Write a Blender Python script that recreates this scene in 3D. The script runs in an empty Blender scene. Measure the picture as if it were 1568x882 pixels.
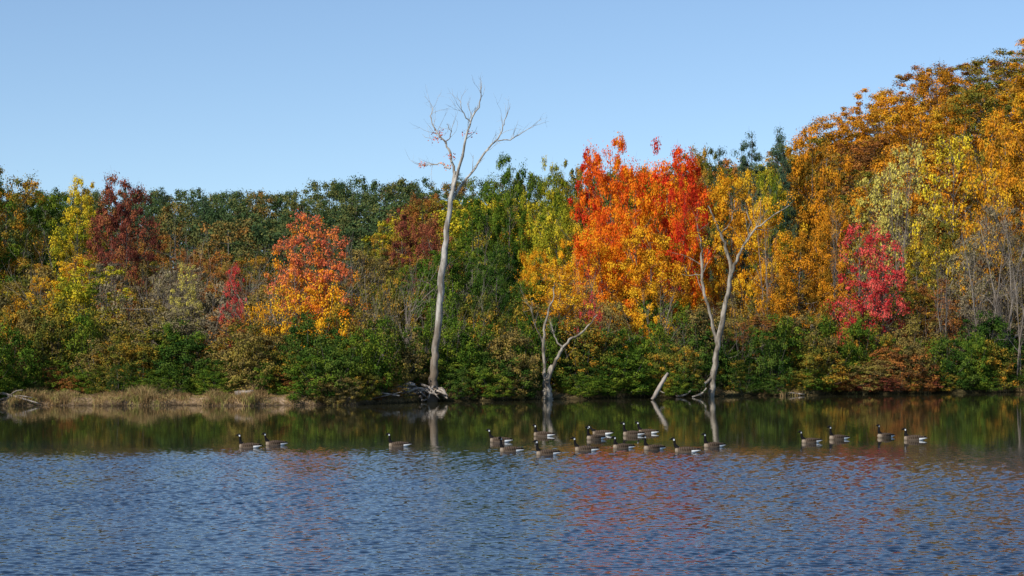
import bpy, math, numpy as np
from mathutils import Vector
scene=bpy.context.scene
scene.view_settings.view_transform='Standard'
scene.view_settings.look='None'
scene.view_settings.exposure=0
COL=scene.collection
CAMH=3.78; F=2926.0
def PX(px,d): return (px-784)/F*d
def PZ(py,d): return CAMH-(py-520)/F*d
def sm(v,a,b):
    t=np.clip((np.asarray(v,float)-a)/(b-a),0,1); return t*t*(3-2*t)
def shore(x):
    x=np.asarray(x,float)
    s=np.interp(x,[-300,-29,-10.6,-7,-4.9,2.7,13.2,23.3,37,300],[112,109,109,113,116,120,126,131,137,150])
    return s+0.5*np.sin(x*0.9)+0.3*np.sin(x*2.3+1)+0.15*np.sin(x*5.1)
def gz(x,y):
    x=np.asarray(x,float);y=np.asarray(y,float)
    t=y-shore(x)
    z=-1+1.35*sm(t,-1.5,1.2)+0.6*sm(t,2,12)+3.2*sm(t,15,80)
    z=z+.26*sm(t,.2,3.4)*sm(x,-28,-25)*(1-sm(x,-12,-9))
    z=z+14*sm(y,230,420)+27*sm(x,12,72)*sm(y,145,245)
    z=z+np.where(t>1,0.08*np.sin(x*1.7+y*.6)*np.sin(y*1.3),0)
    return z

# ------------------------------------------------------------ materials
def newmat(name):
    m=bpy.data.materials.new(name); m.use_nodes=True
    nt=m.node_tree; nt.nodes.clear()
    out=nt.nodes.new('ShaderNodeOutputMaterial')
    return m,nt,out
def math_node(nt,op,a,b=None,c=None):
    n=nt.nodes.new('ShaderNodeMath'); n.operation=op
    for i,v in enumerate((a,b,c)):
        if v is None: continue
        if isinstance(v,(int,float)): n.inputs[i].default_value=v
        else: nt.links.new(v,n.inputs[i])
    return n.outputs[0]
def ramp(nt,fac,cols,pos=None):
    r=nt.nodes.new('ShaderNodeValToRGB')
    e=r.color_ramp.elements
    n=len(cols)
    if pos is None: pos=[i/(n-1) for i in range(n)]
    while len(e)<n: e.new(0.5)
    for i in range(n):
        e[i].position=pos[i]; e[i].color=(*cols[i],1)
    nt.links.new(fac,r.inputs[0]); return r.outputs[0]
def leafmat(name,cols,grad=0.0,trans=0.0,gain=1.0,patch=0.8):
    m,nt,out=newmat(name)
    at=nt.nodes.new('ShaderNodeAttribute'); at.attribute_name='tint'
    tc=nt.nodes.new('ShaderNodeTexCoord')
    nz=nt.nodes.new('ShaderNodeTexNoise'); nz.inputs['Scale'].default_value=0.35; nz.inputs['Detail'].default_value=2
    oi=nt.nodes.new('ShaderNodeObjectInfo')
    nt.links.new(tc.outputs['Object'],nz.inputs['Vector'])
    f=math_node(nt,'MULTIPLY_ADD',nz.outputs[0],patch,-patch/2)
    f=math_node(nt,'ADD',f,at.outputs['Fac'])
    f=math_node(nt,'ADD',f,math_node(nt,'MULTIPLY_ADD',oi.outputs['Random'],0.36,-0.18))
    if grad:
        sp=nt.nodes.new('ShaderNodeSeparateXYZ'); nt.links.new(tc.outputs['Object'],sp.inputs[0])
        f=math_node(nt,'ADD',f,math_node(nt,'MULTIPLY_ADD',sp.outputs[2],grad/8.0,-grad))
    c=ramp(nt,f,[tuple(min(.84,v*gain) for v in q) for q in cols])
    d=nt.nodes.new('ShaderNodeBsdfDiffuse'); nt.links.new(c,d.inputs[0])
    if trans<=0:
        nt.links.new(d.outputs[0],out.inputs[0]); return m
    t=nt.nodes.new('ShaderNodeBsdfTranslucent'); mx=nt.nodes.new('ShaderNodeMixShader')
    mx.inputs[0].default_value=trans
    nt.links.new(c,t.inputs[0])
    nt.links.new(d.outputs[0],mx.inputs[1]); nt.links.new(t.outputs[0],mx.inputs[2])
    nt.links.new(mx.outputs[0],out.inputs[0]); return m
def barkmat(name,c1,c2,scale=3.0,low=None):
    m,nt,out=newmat(name)
    tc=nt.nodes.new('ShaderNodeTexCoord'); mp=nt.nodes.new('ShaderNodeMapping'); mp.inputs['Scale'].default_value=(1,1,0.35)
    nt.links.new(tc.outputs['Object'],mp.inputs[0])
    nz=nt.nodes.new('ShaderNodeTexNoise'); nz.inputs['Scale'].default_value=scale; nz.inputs['Detail'].default_value=5
    nt.links.new(mp.outputs[0],nz.inputs['Vector'])
    c=ramp(nt,nz.outputs[0],[c1,c2],[0.4,0.6])
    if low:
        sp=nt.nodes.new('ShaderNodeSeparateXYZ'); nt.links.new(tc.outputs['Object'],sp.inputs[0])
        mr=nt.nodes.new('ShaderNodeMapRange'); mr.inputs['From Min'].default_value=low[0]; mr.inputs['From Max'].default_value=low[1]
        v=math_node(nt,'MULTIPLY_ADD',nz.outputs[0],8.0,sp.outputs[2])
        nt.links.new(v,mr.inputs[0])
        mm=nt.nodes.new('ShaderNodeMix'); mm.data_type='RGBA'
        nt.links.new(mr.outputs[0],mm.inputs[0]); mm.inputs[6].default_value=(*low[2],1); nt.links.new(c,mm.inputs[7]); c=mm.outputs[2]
    b=nt.nodes.new('ShaderNodeBsdfPrincipled'); b.inputs['Roughness'].default_value=0.9
    b.inputs['Specular IOR Level'].default_value=0.15
    nt.links.new(c,b.inputs['Base Color'])
    bp=nt.nodes.new('ShaderNodeBump'); bp.inputs['Distance'].default_value=0.06; bp.inputs['Strength'].default_value=0.8
    nt.links.new(nz.outputs[0],bp.inputs['Height']); nt.links.new(bp.outputs[0],b.inputs['Normal'])
    nt.links.new(b.outputs[0],out.inputs[0]); return m

M={}
G=1.5; T=.15
M['green']=leafmat('leaf_green',[(.018,.04,.006),(.042,.077,.009),(.075,.112,.011),(.13,.145,.016)],gain=1.45)
M['deepgreen']=leafmat('leaf_deep_green',[(.013,.032,.006),(.028,.056,.009),(.048,.078,.012),(.075,.098,.016)],gain=1.45)
M['ygreen']=leafmat('leaf_yellow_green',[(.055,.08,.008),(.13,.14,.011),(.24,.21,.014),(.44,.31,.018)],gain=1.5)
M['olive']=leafmat('leaf_olive',[(.04,.05,.01),(.09,.088,.014),(.16,.12,.016),(.3,.14,.016)],gain=1.55)
M['yellow']=leafmat('leaf_yellow',[(.24,.16,.012),(.54,.36,.02),(.72,.5,.03),(.44,.37,.03)],gain=1.25,trans=T)
M['gold']=leafmat('leaf_gold',[(.25,.11,.01),(.56,.23,.012),(.72,.36,.018),(.5,.31,.02)],gain=1.28,trans=T)
M['orange']=leafmat('leaf_orange',[(.74,.4,.02),(.8,.28,.014),(.78,.17,.012),(.6,.08,.012)],grad=0.35,gain=1.15,trans=T)
M['redorange']=leafmat('leaf_red_orange',[(.78,.42,.02),(.8,.25,.014),(.75,.085,.014),(.48,.03,.014)],grad=0.5,gain=1.15,trans=T)
M['oakorange']=leafmat('leaf_oak_orange',[(.13,.075,.01),(.33,.135,.011),(.54,.2,.013),(.4,.23,.018)],gain=1.28)
M['maroon']=leafmat('leaf_maroon',[(.07,.022,.016),(.14,.036,.024),(.22,.06,.03),(.22,.1,.03)],gain=1.35)
M['rust']=leafmat('leaf_rust',[(.08,.042,.016),(.18,.07,.02),(.29,.1,.024),(.18,.14,.025)],gain=1.35)
M['brown']=leafmat('leaf_brown',[(.055,.048,.02),(.12,.088,.027),(.19,.125,.033),(.16,.13,.025)],gain=1.45)
M['taupe']=leafmat('leaf_taupe',[(.08,.067,.04),(.15,.12,.07),(.21,.16,.09),(.16,.14,.05)],gain=1.35)
M['pink']=leafmat('leaf_crimson',[(.35,.025,.025),(.62,.045,.045),(.72,.11,.09),(.55,.1,.045)],gain=1.1,trans=T)
M['salmon']=leafmat('leaf_salmon',[(.8,.38,.02),(.82,.25,.025),(.8,.23,.075),(.6,.13,.06)],grad=0.5,trans=T)
M['pale']=leafmat('leaf_pale_yellow',[(.22,.18,.045),(.42,.35,.075),(.56,.45,.09),(.38,.33,.06)],gain=1.1)
M['pine']=leafmat('needle_pine',[(.018,.034,.02),(.03,.052,.03),(.045,.07,.038),(.06,.085,.04)],gain=1.6)
M['far']=leafmat('leaf_distant_forest',[(.026,.048,.02),(.043,.07,.025),(.068,.09,.028),(.12,.11,.03)],gain=1.35)  # slight distance haze put into the leaf colour as a greyer, bluish green
M['farrust']=leafmat('leaf_distant_autumn',[(.06,.07,.024),(.1,.095,.028),(.16,.11,.03),(.24,.12,.03)],gain=1.25)
M['bark']=barkmat('bark_grey_brown',(.09,.075,.06),(.22,.19,.155))
M['twig']=barkmat('bark_twig',(.15,.12,.095),(.3,.25,.2),1.0)
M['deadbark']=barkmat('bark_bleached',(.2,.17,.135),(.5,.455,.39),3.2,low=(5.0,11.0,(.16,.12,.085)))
M['palebark']=barkmat('bark_pale',(.12,.098,.072),(.36,.31,.245),3.5)
M['drift']=barkmat('driftwood_bleached',(.15,.12,.095),(.4,.34,.28),3)

# ------------------------------------------------------------ mesh builder
class B:
    def __init__(s): s.V=[];s.Fc=[];s.m=[];s.t=[];s.n=0;s.s=[]
    def add(s,V,Fq,mat,tint,smooth):
        s.V.append(V); s.Fc.append(Fq+s.n); s.n+=len(V)
        k=len(Fq); s.m.append(np.full(k,mat,np.int32)); s.t.append(np.broadcast_to(np.asarray(tint,np.float32),(k,)))
        s.s.append(np.full(k,smooth,bool))
    def mesh(s,name,mats):
        return qmesh(name,np.concatenate(s.V),np.concatenate(s.Fc),mats,np.concatenate(s.m),np.concatenate(s.t),np.concatenate(s.s))
def qmesh(name,V,Q,mats,mi=None,tint=None,smooth=None):
    me=bpy.data.meshes.new(name)
    me.vertices.add(len(V)); me.vertices.foreach_set('co',np.ascontiguousarray(V,np.float32).ravel())
    n=len(Q)
    me.loops.add(n*4); me.loops.foreach_set('vertex_index',np.ascontiguousarray(Q,np.int32).ravel())
    me.polygons.add(n); me.polygons.foreach_set('loop_start',np.arange(0,n*4,4,dtype=np.int32))
    if mi is not None: me.polygons.foreach_set('material_index',mi)
    if smooth is not None: me.polygons.foreach_set('use_smooth',smooth)
    for m in mats: me.materials.append(m)
    me.update(calc_edges=True)
    if tint is not None:
        a=me.attributes.new('tint','FLOAT','FACE'); a.data.foreach_set('value',np.ascontiguousarray(tint,np.float32))
    me.validate()
    return me
def tube(b,pts,rad,sides=6,mat=0,rng=None,rough=0):
    pts=np.asarray(pts,float); rad=np.asarray(rad,float); n=len(pts)
    T=np.gradient(pts,axis=0); T/=np.linalg.norm(T,axis=1)[:,None]+1e-9
    ref=np.array([1,0.13,0.07]) if abs(T[:,0]).mean()<0.8 else np.array([0.1,1,0.05])
    U=np.cross(T,ref); U/=np.linalg.norm(U,axis=1)[:,None]+1e-9; W=np.cross(T,U)
    a=np.arange(sides)*2*math.pi/sides
    R=rad[:,None]*np.ones((n,sides))
    if rough and rng is not None: R=R*(1+rough*rng.uniform(-1,1,(n,sides)))
    V=(pts[:,None,:]+R[...,None]*(np.cos(a)[None,:,None]*U[:,None,:]+np.sin(a)[None,:,None]*W[:,None,:])).reshape(-1,3)
    i=np.arange(n-1)[:,None]*sides; j=np.arange(sides)[None,:]; k=(j+1)%sides
    Q=np.stack([i+j,i+k,i+sides+k,i+sides+j],-1).reshape(-1,4)
    b.add(V,Q,mat,0.5,True)
def spline(pts,rad,sub=4):
    pts=np.asarray(pts,float);rad=np.asarray(rad,float);n=len(pts)
    P=np.vstack([2*pts[0]-pts[1],pts,2*pts[-1]-pts[-2]]); out=[];ro=[]
    for i in range(n-1):
        for s in range(sub):
            t=s/sub
            p0,p1,p2,p3=P[i],P[i+1],P[i+2],P[i+3]
            out.append(.5*((2*p1)+(-p0+p2)*t+(2*p0-5*p1+4*p2-p3)*t*t+(-p0+3*p1-3*p2+p3)*t**3)); ro.append(rad[i]*(1-t)+rad[i+1]*t)
    out.append(pts[-1]);ro.append(rad[-1]); return np.array(out),np.array(ro)
def leaves(b,C,out,size,tint,rng,mat=1,asp=0.7,bias=1.35,up=0.4):
    n=len(C)
    N=rng.normal(size=(n,3)); N/=np.linalg.norm(N,axis=1)[:,None]
    N=N+out*bias+np.array([0,0,up]); N/=np.linalg.norm(N,axis=1)[:,None]+1e-9
    U=np.cross(N,rng.normal(size=(n,3))); U/=np.linalg.norm(U,axis=1)[:,None]+1e-9
    W=np.cross(N,U); s=(size*rng.uniform(.6,1.3,n))[:,None]
    V=np.stack([C-U*s*.5,C-W*s*.5*asp+N*s*.08,C+U*s*.5,C+W*s*.5*asp+N*s*.08],1).reshape(-1,3)
    Q=np.arange(n*4).reshape(-1,4)
    b.add(V,Q,mat,tint,False)
def clump_leaves(b,cen,rad,per,size,rng,flat=.65,spread=.28,asp=.7,outc=None):
    k=len(cen); ct=rng.uniform(0,1,k)
    idx=np.repeat(np.arange(k),per)
    n=len(idx)
    D=rng.normal(size=(n,3)); D/=np.linalg.norm(D,axis=1)[:,None]
    r=np.abs(rng.normal(.64,.25,n))
    ax=rng.uniform(.8,1.4,(k,3)); ax[:,2]*=flat*.9
    off=D*(r*rad[idx])[:,None]*ax[idx]
    ct2=.5+(ct-.5)*.95
    tint=np.clip(ct2[idx]+rng.normal(0,spread*.5,n),0,1)
    O=D if outc is None else D*.95+outc[idx]*.2
    leaves(b,cen[idx]+off,O,size,tint,rng,asp=asp)
PROTO={}
def profR(prof,t):
    if prof=='broad': return np.where(t<.42,.6+.4*(t/.42)**.8,np.sqrt(np.clip(1-((t-.42)/.66)**2.4,0,1)))
    if prof=='oval': return np.where(t<.4,.62+.38*(t/.4)**.8,np.sqrt(np.clip(1-((t-.4)/.66)**2.2,0,1)))
    if prof=='pine': return (1-t*.93)**.6*np.minimum(1,.6+t*3)
    return np.sqrt(np.clip(1-(t*.97)**2.6,0,1))*(.85+.15*np.minimum(1,t*5))
def proto_tree(key,seed,H,W,zb,ncl,per,leaf,cr,prof='broad',trunk=True,flat=.65,sparse=False,jag=1.0):
    rng=np.random.default_rng(seed); b=B()
    nt_=7; tz=np.linspace(0,H*(.88 if prof!='pine' else .96),nt_)
    wob=np.cumsum(rng.normal(0,H*.012,(nt_,2)),0); wob[0]=0
    tp=np.column_stack([wob,tz]); r0=H*.013
    tr=r0*np.linspace(1,.12,nt_)
    if trunk:
        p,r=spline(tp,tr,3); tube(b,p,r,7)
    t=rng.uniform(0,1,ncl*8); t=t[rng.uniform(0,1,ncl*8)<profR(prof,t)**1.4][:ncl]; ncl=len(t)
    if prof=='pine': t=np.round(t*15)/15+rng.normal(0,.025,ncl)
    t=np.clip(t,0,1); R=np.maximum(profR(prof,t),.05)
    z=H*(zb+(1-zb)*t*.95)
    ph=rng.uniform(0,2*np.pi,ncl)
    a1,a2,a3=rng.uniform(0,6.28,3)
    lob=1+jag*(.2*np.sin(2*ph+a1+z*.25)+.17*np.sin(3*ph+a2-z*.4)+.15*np.sin(5*ph+a3+z*.9))
    rr=rng.uniform(0,1,ncl)**.42*R*W*.5*lob
    tx=np.interp(z,tz,tp[:,0]); ty=np.interp(z,tz,tp[:,1])
    C=np.column_stack([tx+rr*np.cos(ph),ty+rr*np.sin(ph),z])
    rad=cr*rng.uniform(.5,1.4,ncl)
    C[:,2]+=rng.normal(0,.006*H*jag,ncl)+(.022*H*jag*np.sin(3*ph+a3)*t if prof!='pine' else 0)
    oc=C-np.array([0,0,H*(zb+.4*(1-zb))]); oc/=np.linalg.norm(oc,axis=1)[:,None]+1e-6
    if trunk:
        for i in range(ncl):
            if not sparse and rng.random()<.5 : continue
            zz=max(H*.08,C[i,2]-rr[i]*rng.uniform(.4,1.0)) if prof!='pine' else C[i,2]+.1
            zz=min(zz,tz[-1])
            s=np.array([np.interp(zz,tz,tp[:,0]),np.interp(zz,tz,tp[:,1]),zz])
            mid=(s+C[i])/2+rng.normal(0,.04*W,3); rb=max(.02,np.interp(zz,tz,tr)*.35)
            tip=C[i]+oc[i]*rad[i]*rng.uniform(.3,1.3)
            tube(b,[s,s*.6+mid*.4,mid,C[i],tip],[rb,rb*.8,rb*.5,.014,.005],4)
            if sparse:
                for _ in range(4):
                    d=rng.normal(size=3); d[2]=abs(d[2])*.8; d*=cr*rng.uniform(.7,1.4)/np.linalg.norm(d)
                    q=mid*.3+C[i]*.7
                    tube(b,[q,q+d*.5+rng.normal(0,.05,3),q+d],[.02,.014,.006],3)
    else:
        for i in range(0,ncl,4):
            s=np.array([C[i,0]*.25,C[i,1]*.25,0]); mid=(s*.5+C[i]*.5)+rng.normal(0,.12,3)
            tube(b,[s,mid,C[i]+oc[i]*rad[i]*rng.uniform(.4,1.6)],[.03,.02,.006],3)
    clump_leaves(b,C,rad,per,leaf,rng,flat=flat,asp=.7 if prof!='pine' else .3,outc=oc)
    PROTO.setdefault(key,[]).append((b.mesh(key+'_%d'%seed,[M['bark'],M['green']]),H,W))
for i in range(6): proto_tree('broad',10+i,16,11,.05,180,150,.22,.86,'broad',flat=.75)
for i in range(4): proto_tree('oval',20+i,16,8,.05,155,130,.21,.76,'oval',flat=.75)
for i in range(4): proto_tree('sparse',30+i,12,7,.14,120,65,.18,.66,'oval',sparse=True)
for i in range(3): proto_tree('pine',40+i,18,7,.12,260,90,.28,.65,'pine',flat=.6)
for i in range(6): proto_tree('shrub',50+i,4.5,4.6,.02,150,92,.13,.38,'shrub',trunk=False,flat=.85)
for i in range(3): proto_tree('ssparse',60+i,4.5,4.2,.04,90,50,.11,.42,'shrub',trunk=False,flat=.9)
for i in range(5): proto_tree('far',70+i,16,11,.1,100,100,.32,1.15,'broad',flat=.8,jag=.6)
def branch(b,p,d,L,r,depth,rng,sides=3,kids=3,up=.15):
    n=4; pts=[p]; dd=d.copy()
    for i in range(n):
        dd=dd+rng.normal(0,.16,3)+np.array([0,0,up*.3]); dd/=np.linalg.norm(dd); pts.append(pts[-1]+dd*L/n)
    tube(b,pts,np.linspace(r,r*.35,n+1),sides)
    if depth>0:
        for k in range(kids):
            j=rng.integers(1,n+1); e=dd+rng.normal(0,.55,3); e[2]+=up; e/=np.linalg.norm(e)
            branch(b,pts[j],e,L*rng.uniform(.4,.65),r*.5,depth-1,rng,3,kids,up)
for i in range(4):
    rng=np.random.default_rng(80+i); b=B()
    for k in range(17):
        a=rng.uniform(0,6.28); d=np.array([math.cos(a)*.5,math.sin(a)*.5,1.0])*1.0; d/=np.linalg.norm(d)
        branch(b,np.array([rng.normal(0,.5),rng.normal(0,.5),0]),d,rng.uniform(2.0,4.2),.03,2,rng)
    PROTO.setdefault('bare',[]).append((b.mesh('bare_%d'%i,[M['twig']]),4.5,4.0))
for i in range(3):
    rng=np.random.default_rng(90+i); b=B()
    for s in range(2+i%2):
        pts=[np.array([rng.normal(0,.3),rng.normal(0,.3),0.])]; d=np.array([rng.normal(0,.15),rng.normal(0,.15),1.])
        for q in range(8):
            d=d+rng.normal(0,.08,3)+[0,0,.05]; d/=np.linalg.norm(d); pts.append(pts[-1]+d*1.2)
        r=np.linspace(.1,.02,9); tube(b,pts,r,6)
        for q in range(22):
            j=rng.integers(2,9); e=np.array([rng.normal(0,.6),rng.normal(0,.6),.75]); e/=np.linalg.norm(e)
            branch(b,pts[j],e,rng.uniform(1.2,3.2)*(1.15-j/12),r[j]*.55,2,rng,3,3)
    PROTO.setdefault('baretree',[]).append((b.mesh('baretree_%d'%i,[M['twig']]),11,6))

RNG=np.random.default_rng(5)
def empty(name):
    e=bpy.data.objects.new(name,None); COL.objects.link(e); return e
def put(kind,mat,X,Y,h,w=None,name='tree',parent=None,k=None,sink=0.1):
    lst=PROTO[kind]; me,H,W=lst[(RNG.integers(len(lst)) if k is None else k%len(lst))]
    o=bpy.data.objects.new(name,me); COL.objects.link(o)
    s=h/H; sx=s if w is None else w/W
    o.location=(X,Y,float(gz(X,Y))-sink); o.scale=(sx,sx,s); o.rotation_euler=(0,0,RNG.uniform(0,6.28))
    if not kind.startswith('bare'):
        o.material_slots[1].link='OBJECT'; o.material_slots[1].material=M[mat]
    if parent: o.parent=parent
    return o
def tree(kind,mat,px,topy,wpx,d,name,parent=None,k=None):
    X=PX(px,d); h=PZ(topy,d)-float(gz(X,d)); w=wpx*1.08/F*d
    return put(kind,mat,X,d,max(h,1),w,name,parent,k)
def choose(opts):
    ms,ws=zip(*opts); ws=np.array(ws,float); return ms[RNG.choice(len(ms),p=ws/ws.sum())]

# ------------------------------------------------------------ distant forest
far=empty('distant_forest')
for Y in (245,285,325,365,398,420):
    x=-Y*.36
    while x<Y*.2:
        xx=x+RNG.normal(0,1.5); yy=Y+RNG.uniform(-8,8)
        px=784+xx/yy*F
        top=np.interp(px,[-200,0,250,330,430,480,540,600,650,800,1100],[280,285,288,285,287,276,267,272,268,264,255])
        g=float(gz(xx,yy)); hmax=PZ(top,yy)-g
        h=min(RNG.uniform(14,18),hmax)
        if Y>=398: h=hmax*RNG.uniform(.97,1.01)
        if h>4:
            r=RNG.random()
            if r<.05: put('pine','pine',xx,yy,h*1.05,7,'crown',far)
            else: put('far','far' if r<.87 else 'farrust',xx,yy,h,RNG.uniform(9,13),'crown',far)
        x+=RNG.uniform(5.5,8.5)
# ------------------------------------------------------------ hillside forest (right)
hill=empty('hillside_forest')
skx=[640,740,800,900,1080,1110,1210,1230,1300,1330,1380,1440,1500,1540,1568,1800]
sky_=[300,290,270,250,228,240,228,176,168,150,106,86,80,68,46,16]
for Y in (180,200,222,244,264):
    x=PX(650 if Y<230 else 1000,Y)
    while x<Y*.33:
        xx=x+RNG.normal(0,1.2); yy=Y+RNG.uniform(-6,6); px=784+xx/yy*F
        top=np.interp(px,skx,sky_)+RNG.uniform(-5,12)
        g=float(gz(xx,yy)); hmax=PZ(top,yy)-g
        h=min(RNG.uniform(12,17),hmax)
        if Y>=243: h=min(hmax,27)
        if px>1180: mt=choose([('oakorange',6),('olive',3.6),('gold',1.4),('ygreen',.9),('rust',1.2),('green',.8)])
        else: mt=choose([('olive',3),('green',3),('ygreen',2),('rust',1.5),('oakorange',1.5)])
        if h>4: put('broad',mt,xx,yy,h,RNG.uniform(9,13),'crown',hill)
        x+=RNG.uniform(5.2,7.4)
# ------------------------------------------------------------ left trees
tree('broad','olive',10,246,120,175,'oak_tree',k=0)
tree('broad','green',-70,240,150,172,'oak_tree',k=1)
tree('broad','green',70,282,100,180,'oak_tree',k=2)
tree('sparse','ygreen',-10,410,80,130,'birch_tree')
tree('oval','yellow',125,260,52,168,'birch_tree',k=0)
tree('oval','ygreen',112,300,80,166,'birch_tree',k=1)
tree('broad','maroon',200,262,92,160,'maroon_maple_tree',k=3)
tree('oval','maroon',165,280,65,163,'maroon_maple_tree',k=1)
tree('broad','rust',240,352,90,170,'maple_tree',k=0)
tree('broad','rust',320,376,90,190,'maple_tree',k=1)
tree('broad','olive',380,386,90,195,'oak_tree',k=2)
tree('oval','rust',285,380,60,180,'maple_tree',k=2)
# ------------------------------------------------------------ mid trees
tree('broad','rust',645,286,80,180,'maple_tree',k=2)
tree('oval','maroon',615,315,60,172,'maroon_maple_tree',k=2)
tree('oval','olive',580,345,65,165,'oak_tree',k=1)
tree('broad','maroon',655,325,75,160,'maroon_maple_tree',k=4)
tree('broad','green',780,226,76,168,'ash_tree',k=0)
tree('broad','green',728,266,80,162,'ash_tree',k=1)
tree('broad','green',690,365,105,136,'holly_tree',k=2)
tree('broad','deepgreen',755,368,90,134,'holly_tree',k=3)
tree('broad','ygreen',838,230,72,158,'birch_tree',k=1)
tree('oval','olive',882,238,65,165,'oak_tree',k=2)
tree('broad','ygreen',855,300,90,146,'birch_tree',k=0)
tree('broad','gold',820,370,60,140,'birch_tree',k=5)
tree('broad','gold',890,335,85,144,'birch_tree',k=1)
tree('broad','orange',936,195,92,152,'red_maple_tree',k=0)
tree('oval','redorange',905,222,60,156,'red_maple_tree',k=1)
tree('broad','redorange',1015,201,110,149,'red_maple_tree',k=1)
tree('broad','redorange',1052,222,74,151,'red_maple_tree',k=5)
tree('broad','orange',975,235,90,145,'red_maple_tree',k=2)
tree('broad','redorange',1045,262,65,144,'red_maple_tree',k=4)
tree('broad','orange',925,320,95,140,'orange_maple_tree',k=4)
tree('broad','gold',1000,340,115,139,'orange_maple_tree',k=3)
tree('oval','olive',1085,210,55,168,'oak_tree',k=0)
tree('broad','gold',1118,246,95,150,'golden_maple_tree',k=2)
tree('broad','gold',1175,290,90,147,'golden_maple_tree',k=1)
for p,t,w_ in ((1103,212,55),(1128,204,60),(1160,190,66),(1184,182,60),(1202,194,55)):
    tree('pine','pine',p,t,w_,174,'pine_tree')
tree('broad','oakorange',1222,345,105,143,'orange_maple_tree',k=0)
tree('broad','oakorange',1245,176,90,176,'oak_tree',k=1)
tree('broad','ygreen',1180,245,60,160,'oak_tree',k=5)
tree('broad','oakorange',1285,290,90,150,'oak_tree',k=2)
tree('sparse','pink',1306,334,85,139,'crimson_maple_tree',k=0)
tree('sparse','pink',1346,348,75,138.5,'crimson_maple_tree',k=1)
tree('sparse','pale',1392,208,100,156,'birch_tree',k=1)
tree('sparse','pale',1350,238,95,158,'birch_tree',k=2)
tree('sparse','yellow',1462,192,105,150,'poplar_tree',k=0)
tree('broad','oakorange',1548,140,100,160,'oak_tree',k=1)
tree('sparse','gold',1508,222,100,148,'poplar_tree',k=2)
tree('broad','oakorange',1585,180,120,155,'oak_tree',k=3)
tree('broad','olive',1430,330,100,150,'oak_tree',k=0)
tree('sparse','taupe',1530,305,90,145,'alder_tree',k=1)
tree('sparse','brown',1575,310,100,144,'alder_tree',k=3)
tree('sparse','taupe',1490,340,80,143,'alder_tree',k=2)
for p,t,w_,d_,k_ in ((1380,225,70,152,0),(1540,290,90,141,1),(1500,310,80,140,2),(1275,300,60,143,0),(575,400,60,140,1),(610,395,60,145,2),(300,345,50,150,0),(130,380,70,138,2),(170,390,70,142,1),(720,330,50,150,2),(1010,420,50,132,1),(1450,380,70,139,0),(1180,260,60,144,2),(900,400,50,134,0),(380,400,60,150,2),(1560,330,70,139,0),(240,400,60,140,0)):
    tree('baretree','',p,t,w_,d_,'leafless_tree',k=k_)
tree('sparse','salmon',482,316,85,122,'orange_maple_tree',k=0)
tree('sparse','salmon',452,345,80,121,'orange_maple_tree',k=3)
tree('sparse','salmon',498,340,85,121.5,'orange_maple_tree',k=1)
tree('ssparse','gold',440,435,85,117,'maple_sapling',k=0)
tree('ssparse','orange',495,425,100,117,'maple_sapling',k=1)
tree('ssparse','gold',395,450,60,117,'maple_sapling',k=2)
tree('sparse','pale',285,395,50,118,'birch_sapling',k=1)
tree('sparse','pink',360,392,36,121,'crimson_sapling',k=2)
tree('sparse','gold',62,415,50,121,'yellow_sapling',k=0)
tree('ssparse','gold',20,445,40,120,'yellow_sapling',k=1)
tree('sparse','gold',850,400,80,131,'yellow_sapling',k=1)
tree('ssparse','pink',905,445,45,127,'crimson_sapling',k=0)
# ------------------------------------------------------------ mid thicket
thick=empty('autumn_thicket')
mx_=[-200,0,130,240,430,560,640,800,1100,1300,1440,1568,1800]; my_=[390,405,388,405,420,392,395,410,420,405,370,345,330]
def midmat(px):
    if px<130: return choose([('olive',3),('gold',.5),('brown',2.5),('ygreen',1)])
    if px<430: return choose([('taupe',4),('brown',3),('rust',1),('olive',1)])
    if px<640: return choose([('brown',3),('olive',3),('taupe',2),('green',1)])
    if px<800: return choose([('green',4),('deepgreen',1.5),('olive',2),('brown',1)])
    if px<1060: return choose([('olive',3),('brown',2),('oakorange',2),('gold',1.5),('green',1)])
    if px<1300: return choose([('brown',3),('oakorange',2),('gold',1),('olive',2),('rust',1)])
    return choose([('brown',3),('rust',2),('taupe',2),('olive',2.5),('maroon',.6)])
for off,fr in ((7.5,.4),(14,.65),(22,.85),(34,1.0),(50,1.0)):
    px=-130.
    while px<1700:
        d=float(shore(PX(px,125)))+off+RNG.uniform(-3,3); X=PX(px,d)
        top=np.interp(px,mx_,my_); top=500-(500-top)*fr+RNG.uniform(-14,22)
        h=PZ(top,d)-float(gz(X,d))
        if h>1.2:
            r=RNG.random()
            if r<.2: put('bare','',X,d,h*1.08,RNG.uniform(3.5,5),'bare_shrub',thick)
            elif r<.5: put('ssparse',midmat(px),X,d,h,RNG.uniform(3.5,5),'shrub',thick)
            elif r<.8 or h<5: put('shrub',midmat(px),X,d,h,RNG.uniform(3.5,5.5),'shrub',thick)
            else: put('oval',midmat(px),X,d,h,RNG.uniform(4,5.5),'shrub',thick)
        px+=RNG.uniform(44,68)*(125/d)
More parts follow.
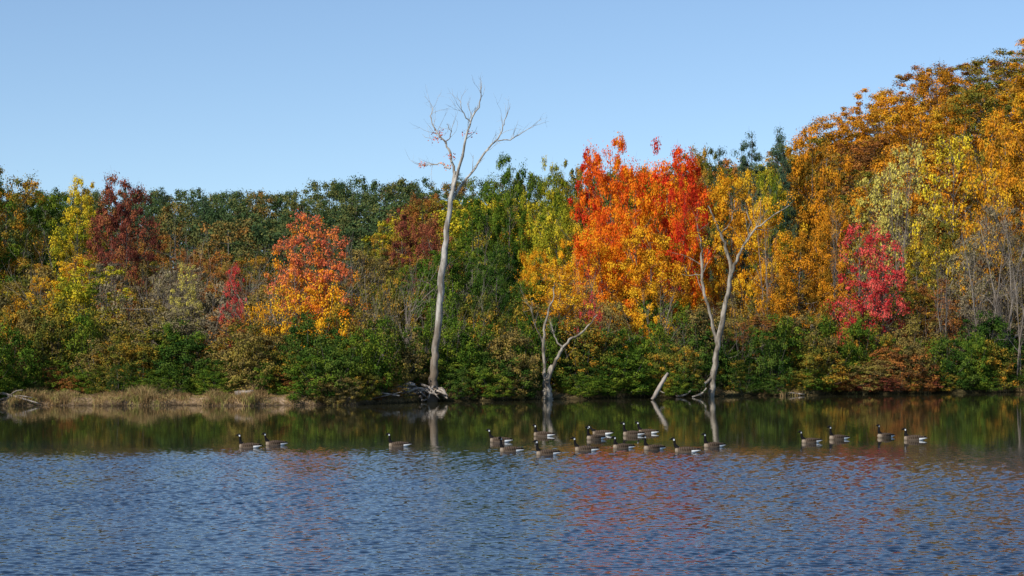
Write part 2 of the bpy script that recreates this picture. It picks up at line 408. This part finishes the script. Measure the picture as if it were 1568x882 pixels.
# ------------------------------------------------------------ shoreline shrubs
shr=empty('shoreline_shrubs')
DT=[-5.0,13.1,2.25]  # x of the dead trees standing on the shore
def blocked(X,r,off):
    return any(abs(X-x0)<r*.5+.2 for x0 in DT) and off<r*.5+.9
def shmat(px):
    if 1290<px<1530: return choose([('green',3),('olive',1.5),('rust',2),('brown',1)])
    if px<430: return choose([('green',4.5),('deepgreen',2),('olive',2),('brown',1.2)])
    return choose([('green',5.5),('deepgreen',3.5),('olive',1.5),('brown',.7)])
px=-130.
while px<1700:
    X=PX(px,120); left=60<px<500
    for off in (2.0,4.4):
        XX=X+RNG.uniform(-1,1); of=off+RNG.uniform(-.4,.4)+(2.3 if left else 0); W_=RNG.uniform(3.0,4.9)
        if blocked(XX,W_,of): of+=2.0
        d=float(shore(XX))+of
        top=507+RNG.uniform(-26,32)-(12 if off>3 else -16)
        h=PZ(top,d)-float(gz(XX,d))
        k='shrub' if RNG.random()<.82 else 'ssparse'
        put(k,shmat(px),XX,d,max(2.2,h),W_,'shrub',shr)
    px+=RNG.uniform(34,52)
px=-130.
while px<1700:
    X=PX(px,120); of=(3.4 if 60<px<500 else .9)+RNG.uniform(-.2,.5); W_=RNG.uniform(1.8,3.0)
    mt=choose([('rust',3),('olive',2),('maroon',1)]) if 1290<px<1540 else choose([('green',4),('olive',1.5),('rust',.8),('brown',.7),('deepgreen',1.5)])
    kk='shrub' if RNG.random()<.7 else 'ssparse'; hh=RNG.uniform(.9,2.0)
    if not blocked(X,W_,of): put(kk,mt,X,float(shore(X))+of,hh,W_,'low_shrub',shr)
    px+=RNG.uniform(18,32)

# ------------------------------------------------------------ dead trees
def W3(px,py,d,dy=0): return [PX(px,d),d+dy,PZ(py,d)]
def herotree(name,d,limbs,mat,seed,twig=2,kids=3,tl=1.6,leafmat_=None,leafpts=None,nl=0,thin=.74):
    rng=np.random.default_rng(seed); b=B()
    for L in limbs:
        pts=np.array([W3(p[0],p[1],d,p[3] if len(p)>3 else 0) for p in L]); rad=np.array([p[2]/2/F*d*thin for p in L])
        if L is limbs[0]: pts[0,2]=min(pts[0,2],float(gz(pts[0,0],d))-.15)
        p,r=spline(pts,rad,4); p[1:-1]+=rng.normal(0,.035,(len(p)-2,3))
        tube(b,p,r,8,rng=rng,rough=.12)
        if L is not limbs[0] and L[0][1]<560:
            n=len(p)
            for k in range(kids*len(L)):
                j=rng.integers(n//3,n); dd=(p[min(j+1,n-1)]-p[max(j-1,0)]); dd/=np.linalg.norm(dd)+1e-9
                e=dd+rng.normal(0,.55,3); e[2]+=.2; e/=np.linalg.norm(e)
                branch(b,p[j],e,tl*rng.uniform(.4,1),max(.012,r[j]*.35),twig-1,rng,4,2)
    if leafpts:
        C=np.array([W3(q[0],q[1],d,rng.uniform(-.8,.8)) for q in leafpts]); clump_leaves(b,C,np.full(len(C),.5),nl,.13,rng)
    base=np.array(W3(limbs[0][0][0],limbs[0][0][1],d))
    b.V=[v-base for v in b.V]
    me=b.mesh(name,[mat,leafmat_ or M['gold']]); o=bpy.data.objects.new(name,me); o.location=base; COL.objects.link(o); return o
d1=float(shore(-5.0))+.5; d2=float(shore(13.1))+.5; d3=float(shore(2.25))+.45
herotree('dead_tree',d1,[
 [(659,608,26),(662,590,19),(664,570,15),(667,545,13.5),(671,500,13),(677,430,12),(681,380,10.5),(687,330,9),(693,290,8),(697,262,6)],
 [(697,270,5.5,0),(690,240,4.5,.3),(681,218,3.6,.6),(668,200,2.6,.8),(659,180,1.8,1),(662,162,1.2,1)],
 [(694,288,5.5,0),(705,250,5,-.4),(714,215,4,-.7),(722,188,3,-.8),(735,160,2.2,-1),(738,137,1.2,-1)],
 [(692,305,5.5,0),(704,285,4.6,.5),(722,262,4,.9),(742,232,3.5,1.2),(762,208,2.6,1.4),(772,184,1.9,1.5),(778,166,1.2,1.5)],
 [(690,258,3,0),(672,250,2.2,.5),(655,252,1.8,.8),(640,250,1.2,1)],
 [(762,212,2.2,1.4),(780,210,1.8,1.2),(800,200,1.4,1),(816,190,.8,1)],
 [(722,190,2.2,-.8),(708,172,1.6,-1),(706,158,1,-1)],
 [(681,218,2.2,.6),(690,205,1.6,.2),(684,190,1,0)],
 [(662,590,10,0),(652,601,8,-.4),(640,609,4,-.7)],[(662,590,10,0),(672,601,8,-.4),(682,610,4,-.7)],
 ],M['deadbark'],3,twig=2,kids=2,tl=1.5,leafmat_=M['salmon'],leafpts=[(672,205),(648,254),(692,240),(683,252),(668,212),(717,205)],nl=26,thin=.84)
herotree('dead_tree',d2,[
 [(1088,606,17),(1092,575,13),(1097,540,11),(1104,500,11),(1112,460,10),(1119,415,9),(1114,385,7),(1104,358,5),(1094,335,4),(1084,315,2)],
 [(1119,420,7,0),(1130,392,6,-.4),(1142,368,5,-.8),(1158,350,4,-1),(1178,334,3,-1),(1206,316,1.5,-1)],
 [(1097,525,7,0),(1088,480,6.5,.3),(1078,440,6,.5),(1075,405,5,.7),(1076,375,3.5,.8),(1070,345,2,.8)],
 [(1142,368,3.5,-.8),(1146,340,2.5,-.6),(1140,312,1.2,-.4)],
 [(1104,358,3,0),(1122,335,2.2,.3),(1126,305,1,.4)],
 [(1092,575,8,0),(1078,590,6,-.4),(1070,606,5,-.8)],
 ],M['palebark'],4,twig=2,kids=2,tl=1.8,leafmat_=M['gold'],leafpts=[(1090,300),(1110,290),(1140,300),(1070,340),(1160,330),(1200,310),(1130,330),(1080,370),(1150,375),(1120,350),(1185,320),(1100,380),(1060,360),(1075,320),(1170,305),(1210,300),(1095,340),(1140,350)],nl=70)
herotree('dead_tree',d3,[
 [(838,611,26),(837,595,19),(840,575,12),(846,560,9)],
 [(836,590,10,0),(832,555,6.5,.2),(833,520,5.5,.3),(836,490,4.5,.4),(845,460,3,.5),(850,430,1.6,.5)],
 [(842,575,8,0),(852,550,7,-.2),(862,532,6,-.4),(876,518,5,-.5),(896,505,3.6,-.5),(914,482,2,-.5)],
 [(862,532,4,-.4),(852,522,3,-.4),(846,505,2,-.4)],
 [(833,530,3,.3),(820,500,2.2,.2),(812,470,1.2,.2)],
 ],M['palebark'],5,twig=2,kids=3,tl=1.6,leafmat_=M['gold'],leafpts=[(850,430),(830,440),(880,460),(905,470),(845,410),(865,440),(820,455)],nl=60)
def logobj(name,d,limbs,mat,seed,sides=8):
    rng=np.random.default_rng(seed); b=B()
    for L in limbs:
        pts=np.array([W3(p[0],p[1],d,p[3] if len(p)>3 else 0) for p in L]); rad=np.array([p[2]/2/F*d for p in L])
        p,r=spline(pts,rad,4)
        p=np.vstack([p[0],p,p[-1]]); r=np.concatenate([[.002],r,[.002]])
        tube(b,p,r,sides,rng=rng,rough=.12)
    base=b.V[0].mean(0); b.V=[v-base for v in b.V]
    o=bpy.data.objects.new(name,b.mesh(name,[mat])); o.location=base; COL.objects.link(o); return o
logobj('leaning_snag',119.5,[[(999,612,6),(1008,596,6.5),(1016,582,6),(1023,571,4)],[(1008,596,2),(1013,600,1.5),(1018,602,1)]],M['drift'],1)
logobj('dead_stump',135.5,[[(1245,570,9),(1245,525,9),(1246,510,9),(1243,497,6)]],M['palebark'],2)
logobj('fallen_log',110.6,[[(360,604,10),(370,603,10.5),(388,602,9)]],M['drift'],3)
rt=[]
r2=np.random.default_rng(19)
for k in range(30):
    x0=r2.uniform(605,676); sg=r2.choice([-1,-1,1]); x1=x0+sg*r2.uniform(12,46); y0=r2.uniform(588,605)
    x1=min(x1,686)
    rt.append([(x0,y0,4,r2.uniform(-.6,.4)),((x0+x1)/2,y0+1+r2.normal(0,2.5),3.6,r2.uniform(-1.,.0)),(x1,r2.uniform(602,612),1.6,r2.uniform(-1.2,-.4))])
logobj('driftwood_roots',d1-.5,rt,M['drift'],4,6)
logobj('fallen_branch',129,[[(1130,607,4),(1165,605,4),(1200,601,3),(1232,604,2)],[(1165,605,2.5),(1190,610,1.5),(1205,611,1)]],M['drift'],5,6)
logobj('fallen_branch',109.5,[[(-20,596,4),(10,604,4),(40,612,3),(60,618,1.5)],[(0,612,3),(25,606,2),(50,609,1)],[(5,616,3),(22,600,2),(35,597,1)]],M['drift'],6,6)
logobj('fallen_branch',d2-1.2,[[(1035,607,4),(1050,604,3),(1060,596,2)],[(1060,608,3),(1075,602,3),(1082,594,2)]],M['drift'],7,6)
logobj('fallen_branch',112.3,[[(545,606,3),(580,602,3),(612,606,2.2)],[(560,612,2),(590,606,1.6),(615,600,.8)]],M['drift'],8,6)

# ------------------------------------------------------------ bank grass
def grass(name,xr,n,off,h,mat,seed):
    rng=np.random.default_rng(seed); b=B()
    nc=n//25
    cl=rng.uniform(0,1,nc); xc=xr[0]+(xr[1]-xr[0])*cl
    X=np.repeat(xc,25)+rng.normal(0,.2,nc*25)
    m=len(X); Y=shore(X)+np.repeat(rng.uniform(off[0],off[1],nc),25)+rng.normal(0,.12,m); Z=gz(X,Y)-.02
    pt=np.clip(.5+.5*np.sin(xc*1.1)+.4*np.sin(xc*2.9+1),.15,1.3)
    H=h*np.repeat(pt*rng.uniform(.4,1.3,nc),25)*rng.uniform(.6,1.2,m)
    P=np.column_stack([X,Y,Z]); a=rng.uniform(0,6.28,m); wv=np.column_stack([np.cos(a),np.sin(a),0*a])*.018
    ln=rng.normal(0,.45,(m,2))*H[:,None]; tip=P+np.column_stack([ln,H]); mid=P+np.column_stack([ln*.3,H*.55])
    V=np.stack([P-wv,P+wv,mid+wv*.8,mid-wv*.8,tip+wv*.15,tip-wv*.15],1).reshape(-1,3)
    i=np.arange(m)[:,None]*6
    Q=np.concatenate([i+np.array([[0,1,2,3]]),i+np.array([[3,2,4,5]])])
    t=np.repeat(rng.uniform(0,1,nc),25); b.add(V,Q,0,np.concatenate([t,t]),False)
    o=bpy.data.objects.new(name,b.mesh(name,[mat])); COL.objects.link(o)
M['drygrass']=leafmat('dry_grass',[(.18,.115,.045),(.33,.205,.09),(.44,.3,.14),(.22,.22,.05)],trans=.2)
grass('bank_grass',(-31,-9),30000,(.4,4.0),.42,M['drygrass'],1)
grass('marsh_grass',(-34,42),20000,(.4,1.8),.35,M['drygrass'],2)

# ------------------------------------------------------------ ground
xs=np.unique(np.concatenate([np.linspace(-1800,-120,24),np.linspace(-120,-45,40),np.linspace(-45,50,260),np.linspace(50,140,45),np.linspace(140,1800,24)]))
ys=np.unique(np.concatenate([[-400,-100,0,60,95],np.linspace(100,142,170),np.linspace(142,460,120),np.linspace(460,3000,30)]))
def grid(xs,ys):
    X,Y=np.meshgrid(xs,ys); nx,ny=len(xs),len(ys)
    i=np.arange(ny-1)[:,None]*nx+np.arange(nx-1)[None,:]
    Q=np.stack([i,i+1,i+nx+1,i+nx],-1).reshape(-1,4); return X,Y,Q
X,Y,Q=grid(xs,ys)
Z=gz(X,Y)
m,nt,out=newmat('ground_leaf_litter')
ge=nt.nodes.new('ShaderNodeNewGeometry')
n1=nt.nodes.new('ShaderNodeTexNoise'); n1.inputs['Scale'].default_value=.5; n1.inputs['Detail'].default_value=8; nt.links.new(ge.outputs['Position'],n1.inputs['Vector'])
n2=nt.nodes.new('ShaderNodeTexNoise'); n2.inputs['Scale'].default_value=6; n2.inputs['Detail'].default_value=6; nt.links.new(ge.outputs['Position'],n2.inputs['Vector'])
f=math_node(nt,'ADD',math_node(nt,'MULTIPLY',n1.outputs[0],.5),math_node(nt,'MULTIPLY',n2.outputs[0],.5))
c1=ramp(nt,f,[(.05,.04,.022),(.1,.08,.035),(.16,.11,.055)],[.35,.5,.65])
c2=ramp(nt,f,[(.12,.08,.045),(.28,.19,.11),(.44,.32,.22)],[.4,.52,.64])
sp=nt.nodes.new('ShaderNodeSeparateXYZ'); nt.links.new(ge.outputs['Position'],sp.inputs[0])
mr=nt.nodes.new('ShaderNodeMapRange'); mr.inputs['From Min'].default_value=-6; mr.inputs['From Max'].default_value=-12; nt.links.new(sp.outputs[0],mr.inputs[0])
mm=nt.nodes.new('ShaderNodeMix'); mm.data_type='RGBA'; nt.links.new(mr.outputs[0],mm.inputs[0]); nt.links.new(c1,mm.inputs[6]); nt.links.new(c2,mm.inputs[7])
wet=nt.nodes.new('ShaderNodeMapRange'); wet.inputs['From Min'].default_value=.02; wet.inputs['From Max'].default_value=.2; wet.inputs['To Min'].default_value=.35; wet.inputs['To Max'].default_value=1; nt.links.new(sp.outputs[2],wet.inputs[0])
wm=nt.nodes.new('ShaderNodeMix'); wm.data_type='RGBA'; wm.blend_type='MULTIPLY'; wm.inputs[0].default_value=1; nt.links.new(mm.outputs[2],wm.inputs[6]); nt.links.new(wet.outputs[0],wm.inputs[7])
d_=nt.nodes.new('ShaderNodeBsdfDiffuse'); nt.links.new(wm.outputs[2],d_.inputs[0])
bp=nt.nodes.new('ShaderNodeBump'); bp.inputs['Distance'].default_value=.15; nt.links.new(n2.outputs[0],bp.inputs['Height']); nt.links.new(bp.outputs[0],d_.inputs['Normal'])
nt.links.new(d_.outputs[0],out.inputs[0])
me=qmesh('ground',np.column_stack([X.ravel(),Y.ravel(),Z.ravel()]),Q,[m],smooth=np.ones(len(Q),bool))
o=bpy.data.objects.new('ground',me); COL.objects.link(o)

# ------------------------------------------------------------ water
xs=np.concatenate([[-1800,-600,-200,-90,-50,-34],np.arange(-25,25.01,.06),[34,50,90,200,600,1800]])
yl=[26.]
while yl[-1]<84: yl.append(yl[-1]+.036+.05*max(0,(yl[-1]-28))/56)
ys=np.concatenate([[-400,-100,-20,5,18],yl,np.arange(86,160,2.)])
X,Y,Q=grid(xs,ys)
X=X.astype(np.float32);Y=Y.astype(np.float32)
rng=np.random.default_rng(11)
Z=np.zeros_like(X); nw=54
for i in range(nw):
    lam=.15*(.48/.15)**(rng.random()**1.2); k=2*math.pi/lam; th=rng.normal(0,.65)
    sl=.145*math.sqrt(2)/math.sqrt(nw)
    Z+=np.float32(sl/k)*np.sin(np.float32(k*math.sin(th))*X+np.float32(k*math.cos(th))*Y+np.float32(rng.uniform(0,6.28)))
patch=.9+.2*np.sin(X*.31+1.2*np.sin(Y*.17))*np.sin(Y*.23+.8)+.12*np.sin(X*.12-Y*.4+2)
edge=68.5+1.2*np.sin(X*.16+1)+.7*np.sin(X*.47)-4.5*sm(X,6,18)
A=patch*(1-.985*sm(Y-edge,-13,3))
A*=sm(Y,26,27.5)*(1-sm(np.abs(X),23,24.9)); A*=1-sm(Y,81,83.9)
Z=Z*A
m,nt,out=newmat('lake_water')
ge=nt.nodes.new('ShaderNodeNewGeometry'); sp=nt.nodes.new('ShaderNodeSeparateXYZ'); nt.links.new(ge.outputs['Position'],sp.inputs[0])
mp=nt.nodes.new('ShaderNodeMapping'); mp.inputs['Scale'].default_value=(.7,1,1); nt.links.new(ge.outputs['Position'],mp.inputs[0])
n1=nt.nodes.new('ShaderNodeTexNoise'); n1.inputs['Scale'].default_value=9; n1.inputs['Detail'].default_value=2; nt.links.new(mp.outputs[0],n1.inputs['Vector'])
nw_=nt.nodes.new('ShaderNodeTexNoise'); nw_.inputs['Scale'].default_value=.12; nt.links.new(ge.outputs['Position'],nw_.inputs['Vector'])
yy=math_node(nt,'ADD',sp.outputs[1],math_node(nt,'MULTIPLY_ADD',nw_.outputs[0],12,-6))
mr=nt.nodes.new('ShaderNodeMapRange'); mr.interpolation_type='SMOOTHSTEP'
mr.inputs['From Min'].default_value=56; mr.inputs['From Max'].default_value=71; mr.inputs['To Min'].default_value=.26; mr.inputs['To Max'].default_value=.022
nt.links.new(yy,mr.inputs[0])
vs=nt.nodes.new('ShaderNodeVectorMath'); vs.operation='SUBTRACT'; nt.links.new(n1.outputs['Color'],vs.inputs[0]); vs.inputs[1].default_value=(.5,.5,.5)
vm=nt.nodes.new('ShaderNodeVectorMath'); vm.operation='MULTIPLY'; nt.links.new(vs.outputs[0],vm.inputs[0]); vm.inputs[1].default_value=(.6,1,0)
vc=nt.nodes.new('ShaderNodeVectorMath'); vc.operation='SCALE'; nt.links.new(vm.outputs[0],vc.inputs[0]); nt.links.new(mr.outputs[0],vc.inputs['Scale'])
va=nt.nodes.new('ShaderNodeVectorMath'); va.operation='ADD'; nt.links.new(vc.outputs[0],va.inputs[0]); nt.links.new(ge.outputs['Normal'],va.inputs[1])
vn=nt.nodes.new('ShaderNodeVectorMath'); vn.operation='NORMALIZE'; nt.links.new(va.outputs[0],vn.inputs[0])
b_=nt.nodes.new('ShaderNodeBsdfPrincipled'); b_.inputs['Roughness'].default_value=.03; b_.inputs['IOR'].default_value=1.333
refl_tint=nt.nodes.new('ShaderNodeMapRange'); refl_tint.inputs['From Min'].default_value=58; refl_tint.inputs['From Max'].default_value=74; nt.links.new(yy,refl_tint.inputs[0])
sc=nt.nodes.new('ShaderNodeMix'); sc.data_type='RGBA'; nt.links.new(refl_tint.outputs[0],sc.inputs[0]); sc.inputs[6].default_value=(.006,.018,.042,1); sc.inputs[7].default_value=(.028,.026,.012,1)  # olive reflection of the bank painted into the calm water's base colour
nt.links.new(sc.outputs[2],b_.inputs['Base Color'])
nt.links.new(vn.outputs[0],b_.inputs['Normal']); nt.links.new(b_.outputs[0],out.inputs[0])
me=qmesh('lake_water',np.column_stack([X.ravel(),Y.ravel(),Z.ravel()]),Q,[m],smooth=np.ones(len(Q),bool))
o=bpy.data.objects.new('lake_water',me); COL.objects.link(o)

# ------------------------------------------------------------ geese
m,nt,out=newmat('goose_plumage')
at=nt.nodes.new('ShaderNodeAttribute'); at.attribute_name='col'
tc=nt.nodes.new('ShaderNodeTexCoord'); nz=nt.nodes.new('ShaderNodeTexNoise'); nz.inputs['Scale'].default_value=30; nt.links.new(tc.outputs['Object'],nz.inputs['Vector'])
mm=nt.nodes.new('ShaderNodeMix'); mm.data_type='RGBA'; mm.blend_type='MULTIPLY'; mm.inputs[0].default_value=.5
nt.links.new(at.outputs['Color'],mm.inputs[6]); nt.links.new(ramp(nt,nz.outputs[0],[(.6,.6,.6),(1,1,1)],[.4,.6]),mm.inputs[7])
b_=nt.nodes.new('ShaderNodeBsdfPrincipled'); b_.inputs['Roughness'].default_value=.8; b_.inputs['Specular IOR Level'].default_value=.08
nt.links.new(mm.outputs[2],b_.inputs['Base Color']); nt.links.new(b_.outputs[0],out.inputs[0]); GM=m
def loft(b,rings,n=20):
    V=[]
    for (cx,cy,cz,rx,ry,rz,tilt) in rings:
        a=np.arange(n)*2*math.pi/n
        u=np.cos(a)*ry; w=np.sin(a)*rz
        V.append(np.column_stack([cx+w*math.sin(tilt),cy+u,cz+w*math.cos(tilt)]))
    V.insert(0,np.repeat(V[0].mean(0)[None],n,0)); V.append(np.repeat(V[-1].mean(0)[None],n,0))
    V=np.concatenate(V); k=len(V)//n
    i=np.arange(k-1)[:,None]*n; j=np.arange(n)[None]; jj=(j+1)%n
    b.add(V,np.stack([i+j,i+jj,i+n+jj,i+n+j],-1).reshape(-1,4),0,.5,True)
def goose(idx,neck,head_yaw=0.):
    b=B()
    prof=[(-.33,.035,.10,.03),(-.31,.075,.128,-.01),(-.26,.115,.152,-.05),(-.18,.145,.168,-.08),(-.06,.165,.176,-.1),(.08,.16,.17,-.09),(.2,.135,.15,-.05),(.29,.1,.13,-.01),(.36,.068,.115,.03),(.42,.052,.11,.06),(.5,.038,.1,.08)]
    loft(b,[(x,0,(t+z)/2,0,w,(t-z)/2,0) for x,w,t,z in prof])
    for s in (-1,1):
        loft(b,[(-.17,s*.1,.11,0,.03,.042,0),(-.08,s*.115,.115,0,.052,.068,0),(.08,s*.11,.118,0,.056,.068,0),(.22,s*.085,.122,0,.046,.048,0),(.34,s*.05,.128,0,.028,.026,0),(.44,s*.025,.13,0,.012,.012,0)])
    pts=np.array([[p[0],0,p[1]-.02] for p in neck]); rad=[p[-1] for p in neck]
    p,r=spline(pts,rad,3); tube(b,np.vstack([p[:1],p,p[-1:]]),np.concatenate([[.002],r,[.002]]),14)
    h=p[-1]; c,s=math.cos(head_yaw),math.sin(head_yaw)
    def hd(x,z): return h+np.array([x*c,x*s,z])
    tube(b,[hd(.035,0),hd(.02,.005),hd(-.015,.012),hd(-.055,.006),hd(-.08,-.004)],[.002,.036,.05,.04,.026],14)
    tube(b,[hd(-.06,0),hd(-.09,-.006),hd(-.125,-.014),hd(-.14,-.016)],[.024,.02,.013,.002],10)
    tmp=bpy.data.objects.new('tmp',b.mesh('tmp',[GM])); COL.objects.link(tmp)
    md=tmp.modifiers.new('r','REMESH'); md.mode='VOXEL'; md.voxel_size=.011; md.use_smooth_shade=True
    s2=tmp.modifiers.new('s','SMOOTH'); s2.iterations=2
    dg=bpy.context.evaluated_depsgraph_get(); me=bpy.data.meshes.new_from_object(tmp.evaluated_get(dg)); me.name='goose_%d'%idx
    bpy.data.objects.remove(tmp)
    n=len(me.vertices); co=np.empty(n*3,np.float32); me.vertices.foreach_get('co',co); co=co.reshape(-1,3)
    x,y,z=co.T
    col=np.zeros((n,4),np.float32); col[:,3]=1
    col[:,:3]=(.055,.037,.025)
    bar=(np.sin(x*85+np.abs(y)*20+z*25)>.55); col[bar,:3]=(.13,.09,.06)
    br=np.clip((-.2-x)/.1,0,1)[:,None]; br=br*(z<.14)[:,None]; col[:,:3]=col[:,:3]*(1-br)+np.array([.3,.23,.165])*br
    fl=(z<.04)&(x>-.2)&(x<.2); col[fl,:3]=(.13,.095,.068)
    wt=(x>.19)&(z<.09); col[wt,:3]=(.82,.81,.78)
    tl=(x>.36)&(z>.095); col[tl,:3]=(.012,.011,.01)
    tl=(x>.46); col[tl,:3]=(.012,.011,.01)
    dn=np.min(np.linalg.norm(co[:,None,:]-p[None,3:,:],axis=2)-np.array(r)[None,3:],axis=1)
    nk=(dn<.025)&((z>.15)); nk|=(np.linalg.norm(co-h,axis=1)<.15)
    col[nk,:3]=(.01,.009,.009)
    loc=co-h; lx=loc[:,0]*c+loc[:,1]*s; lz=loc[:,2]
    ck=(lx>-.02)&(lx<.03)&(lz<.01)&(lz>-.05)&(np.linalg.norm(loc,axis=1)<.07); col[ck,:3]=(.8,.8,.77)
    a=me.color_attributes.new('col','FLOAT_COLOR','POINT'); a.data.foreach_set('color',col.ravel())
    return me
necks=[
 [(-.2,.12,.085),(-.27,.2,.066),(-.3,.28,.047),(-.3,.36,.038),(-.305,.43,.037),(-.32,.475,.038)],
 [(-.2,.12,.085),(-.28,.19,.066),(-.33,.26,.047),(-.345,.33,.038),(-.35,.4,.037),(-.37,.44,.038)],
 [(-.2,.12,.085),(-.26,.2,.068),(-.275,.27,.05),(-.265,.33,.042),(-.27,.38,.04),(-.29,.41,.038)],
 [(-.2,.12,.085),(-.29,.18,.066),(-.36,.23,.047),(-.41,.28,.04),(-.44,.32,.038),(-.47,.34,.038)]]
GE=[goose(0,necks[0]),goose(1,necks[1]),goose(2,necks[2]),goose(3,necks[3]),goose(4,necks[0],.9)]
gl=[(381,686,0),(421,682,1),(610,684,0),(765,677,1),(781,692,4),(831,668,2),(837,697,0),(896,691,1),(911,673,0),(921,666,3),(953,687,2),(968,667,0),(991,664,1),(1000,689,0),(1050,693,1),(1092,685,0),(1241,678,1),(1283,673,0),(1355,670,0),(1399,674,2)]
rg=np.random.default_rng(2)
for px,py,v in gl:
    d=CAMH*F/(py-520)
    o=bpy.data.objects.new('canada_goose',GE[v]); COL.objects.link(o)
    s=rg.uniform(.98,1.1); o.scale=(s,s,s)
    o.location=(PX(px,d),d,-.005); o.rotation_euler=(0,rg.uniform(-.03,.03),rg.normal(0,.22))

# ------------------------------------------------------------ light, sky, camera
el=math.radians(39); az=math.radians(44)
sv=Vector((-math.sin(az)*math.cos(el),-math.cos(az)*math.cos(el),math.sin(el)))
L=bpy.data.lights.new('sun','SUN'); L.energy=5.0; L.angle=math.radians(.5); L.color=(1,.95,.86)
lo=bpy.data.objects.new('sun',L); lo.rotation_euler=sv.to_track_quat('Z','Y').to_euler(); COL.objects.link(lo)
w=bpy.data.worlds.new('World'); scene.world=w; w.use_nodes=True; nt=w.node_tree
bg=nt.nodes['Background']; sk=nt.nodes.new('ShaderNodeTexSky'); sk.sky_type='NISHITA'; sk.sun_disc=False
sk.sun_elevation=el; sk.sun_rotation=math.radians(180)+az; sk.air_density=1.0; sk.dust_density=0.15; sk.ozone_density=3.4; sk.altitude=200
tc=nt.nodes.new('ShaderNodeTexCoord'); va=nt.nodes.new('ShaderNodeVectorMath'); va.operation='ADD'; va.inputs[1].default_value=(0,0,.045)
nt.links.new(tc.outputs['Generated'],va.inputs[0]); vn=nt.nodes.new('ShaderNodeVectorMath'); vn.operation='NORMALIZE'; nt.links.new(va.outputs[0],vn.inputs[0]); nt.links.new(vn.outputs[0],sk.inputs[0])
nt.links.new(sk.outputs[0],bg.inputs[0]); bg.inputs[1].default_value=.147
cam=bpy.data.cameras.new('camera'); cam.lens=36*F/1568; cam.sensor_width=36; cam.shift_y=79/1568; cam.clip_end=6000; cam.clip_start=.5
co=bpy.data.objects.new('camera',cam); co.location=(0,0,CAMH); co.rotation_euler=(math.pi/2,0,0); COL.objects.link(co); scene.camera=co
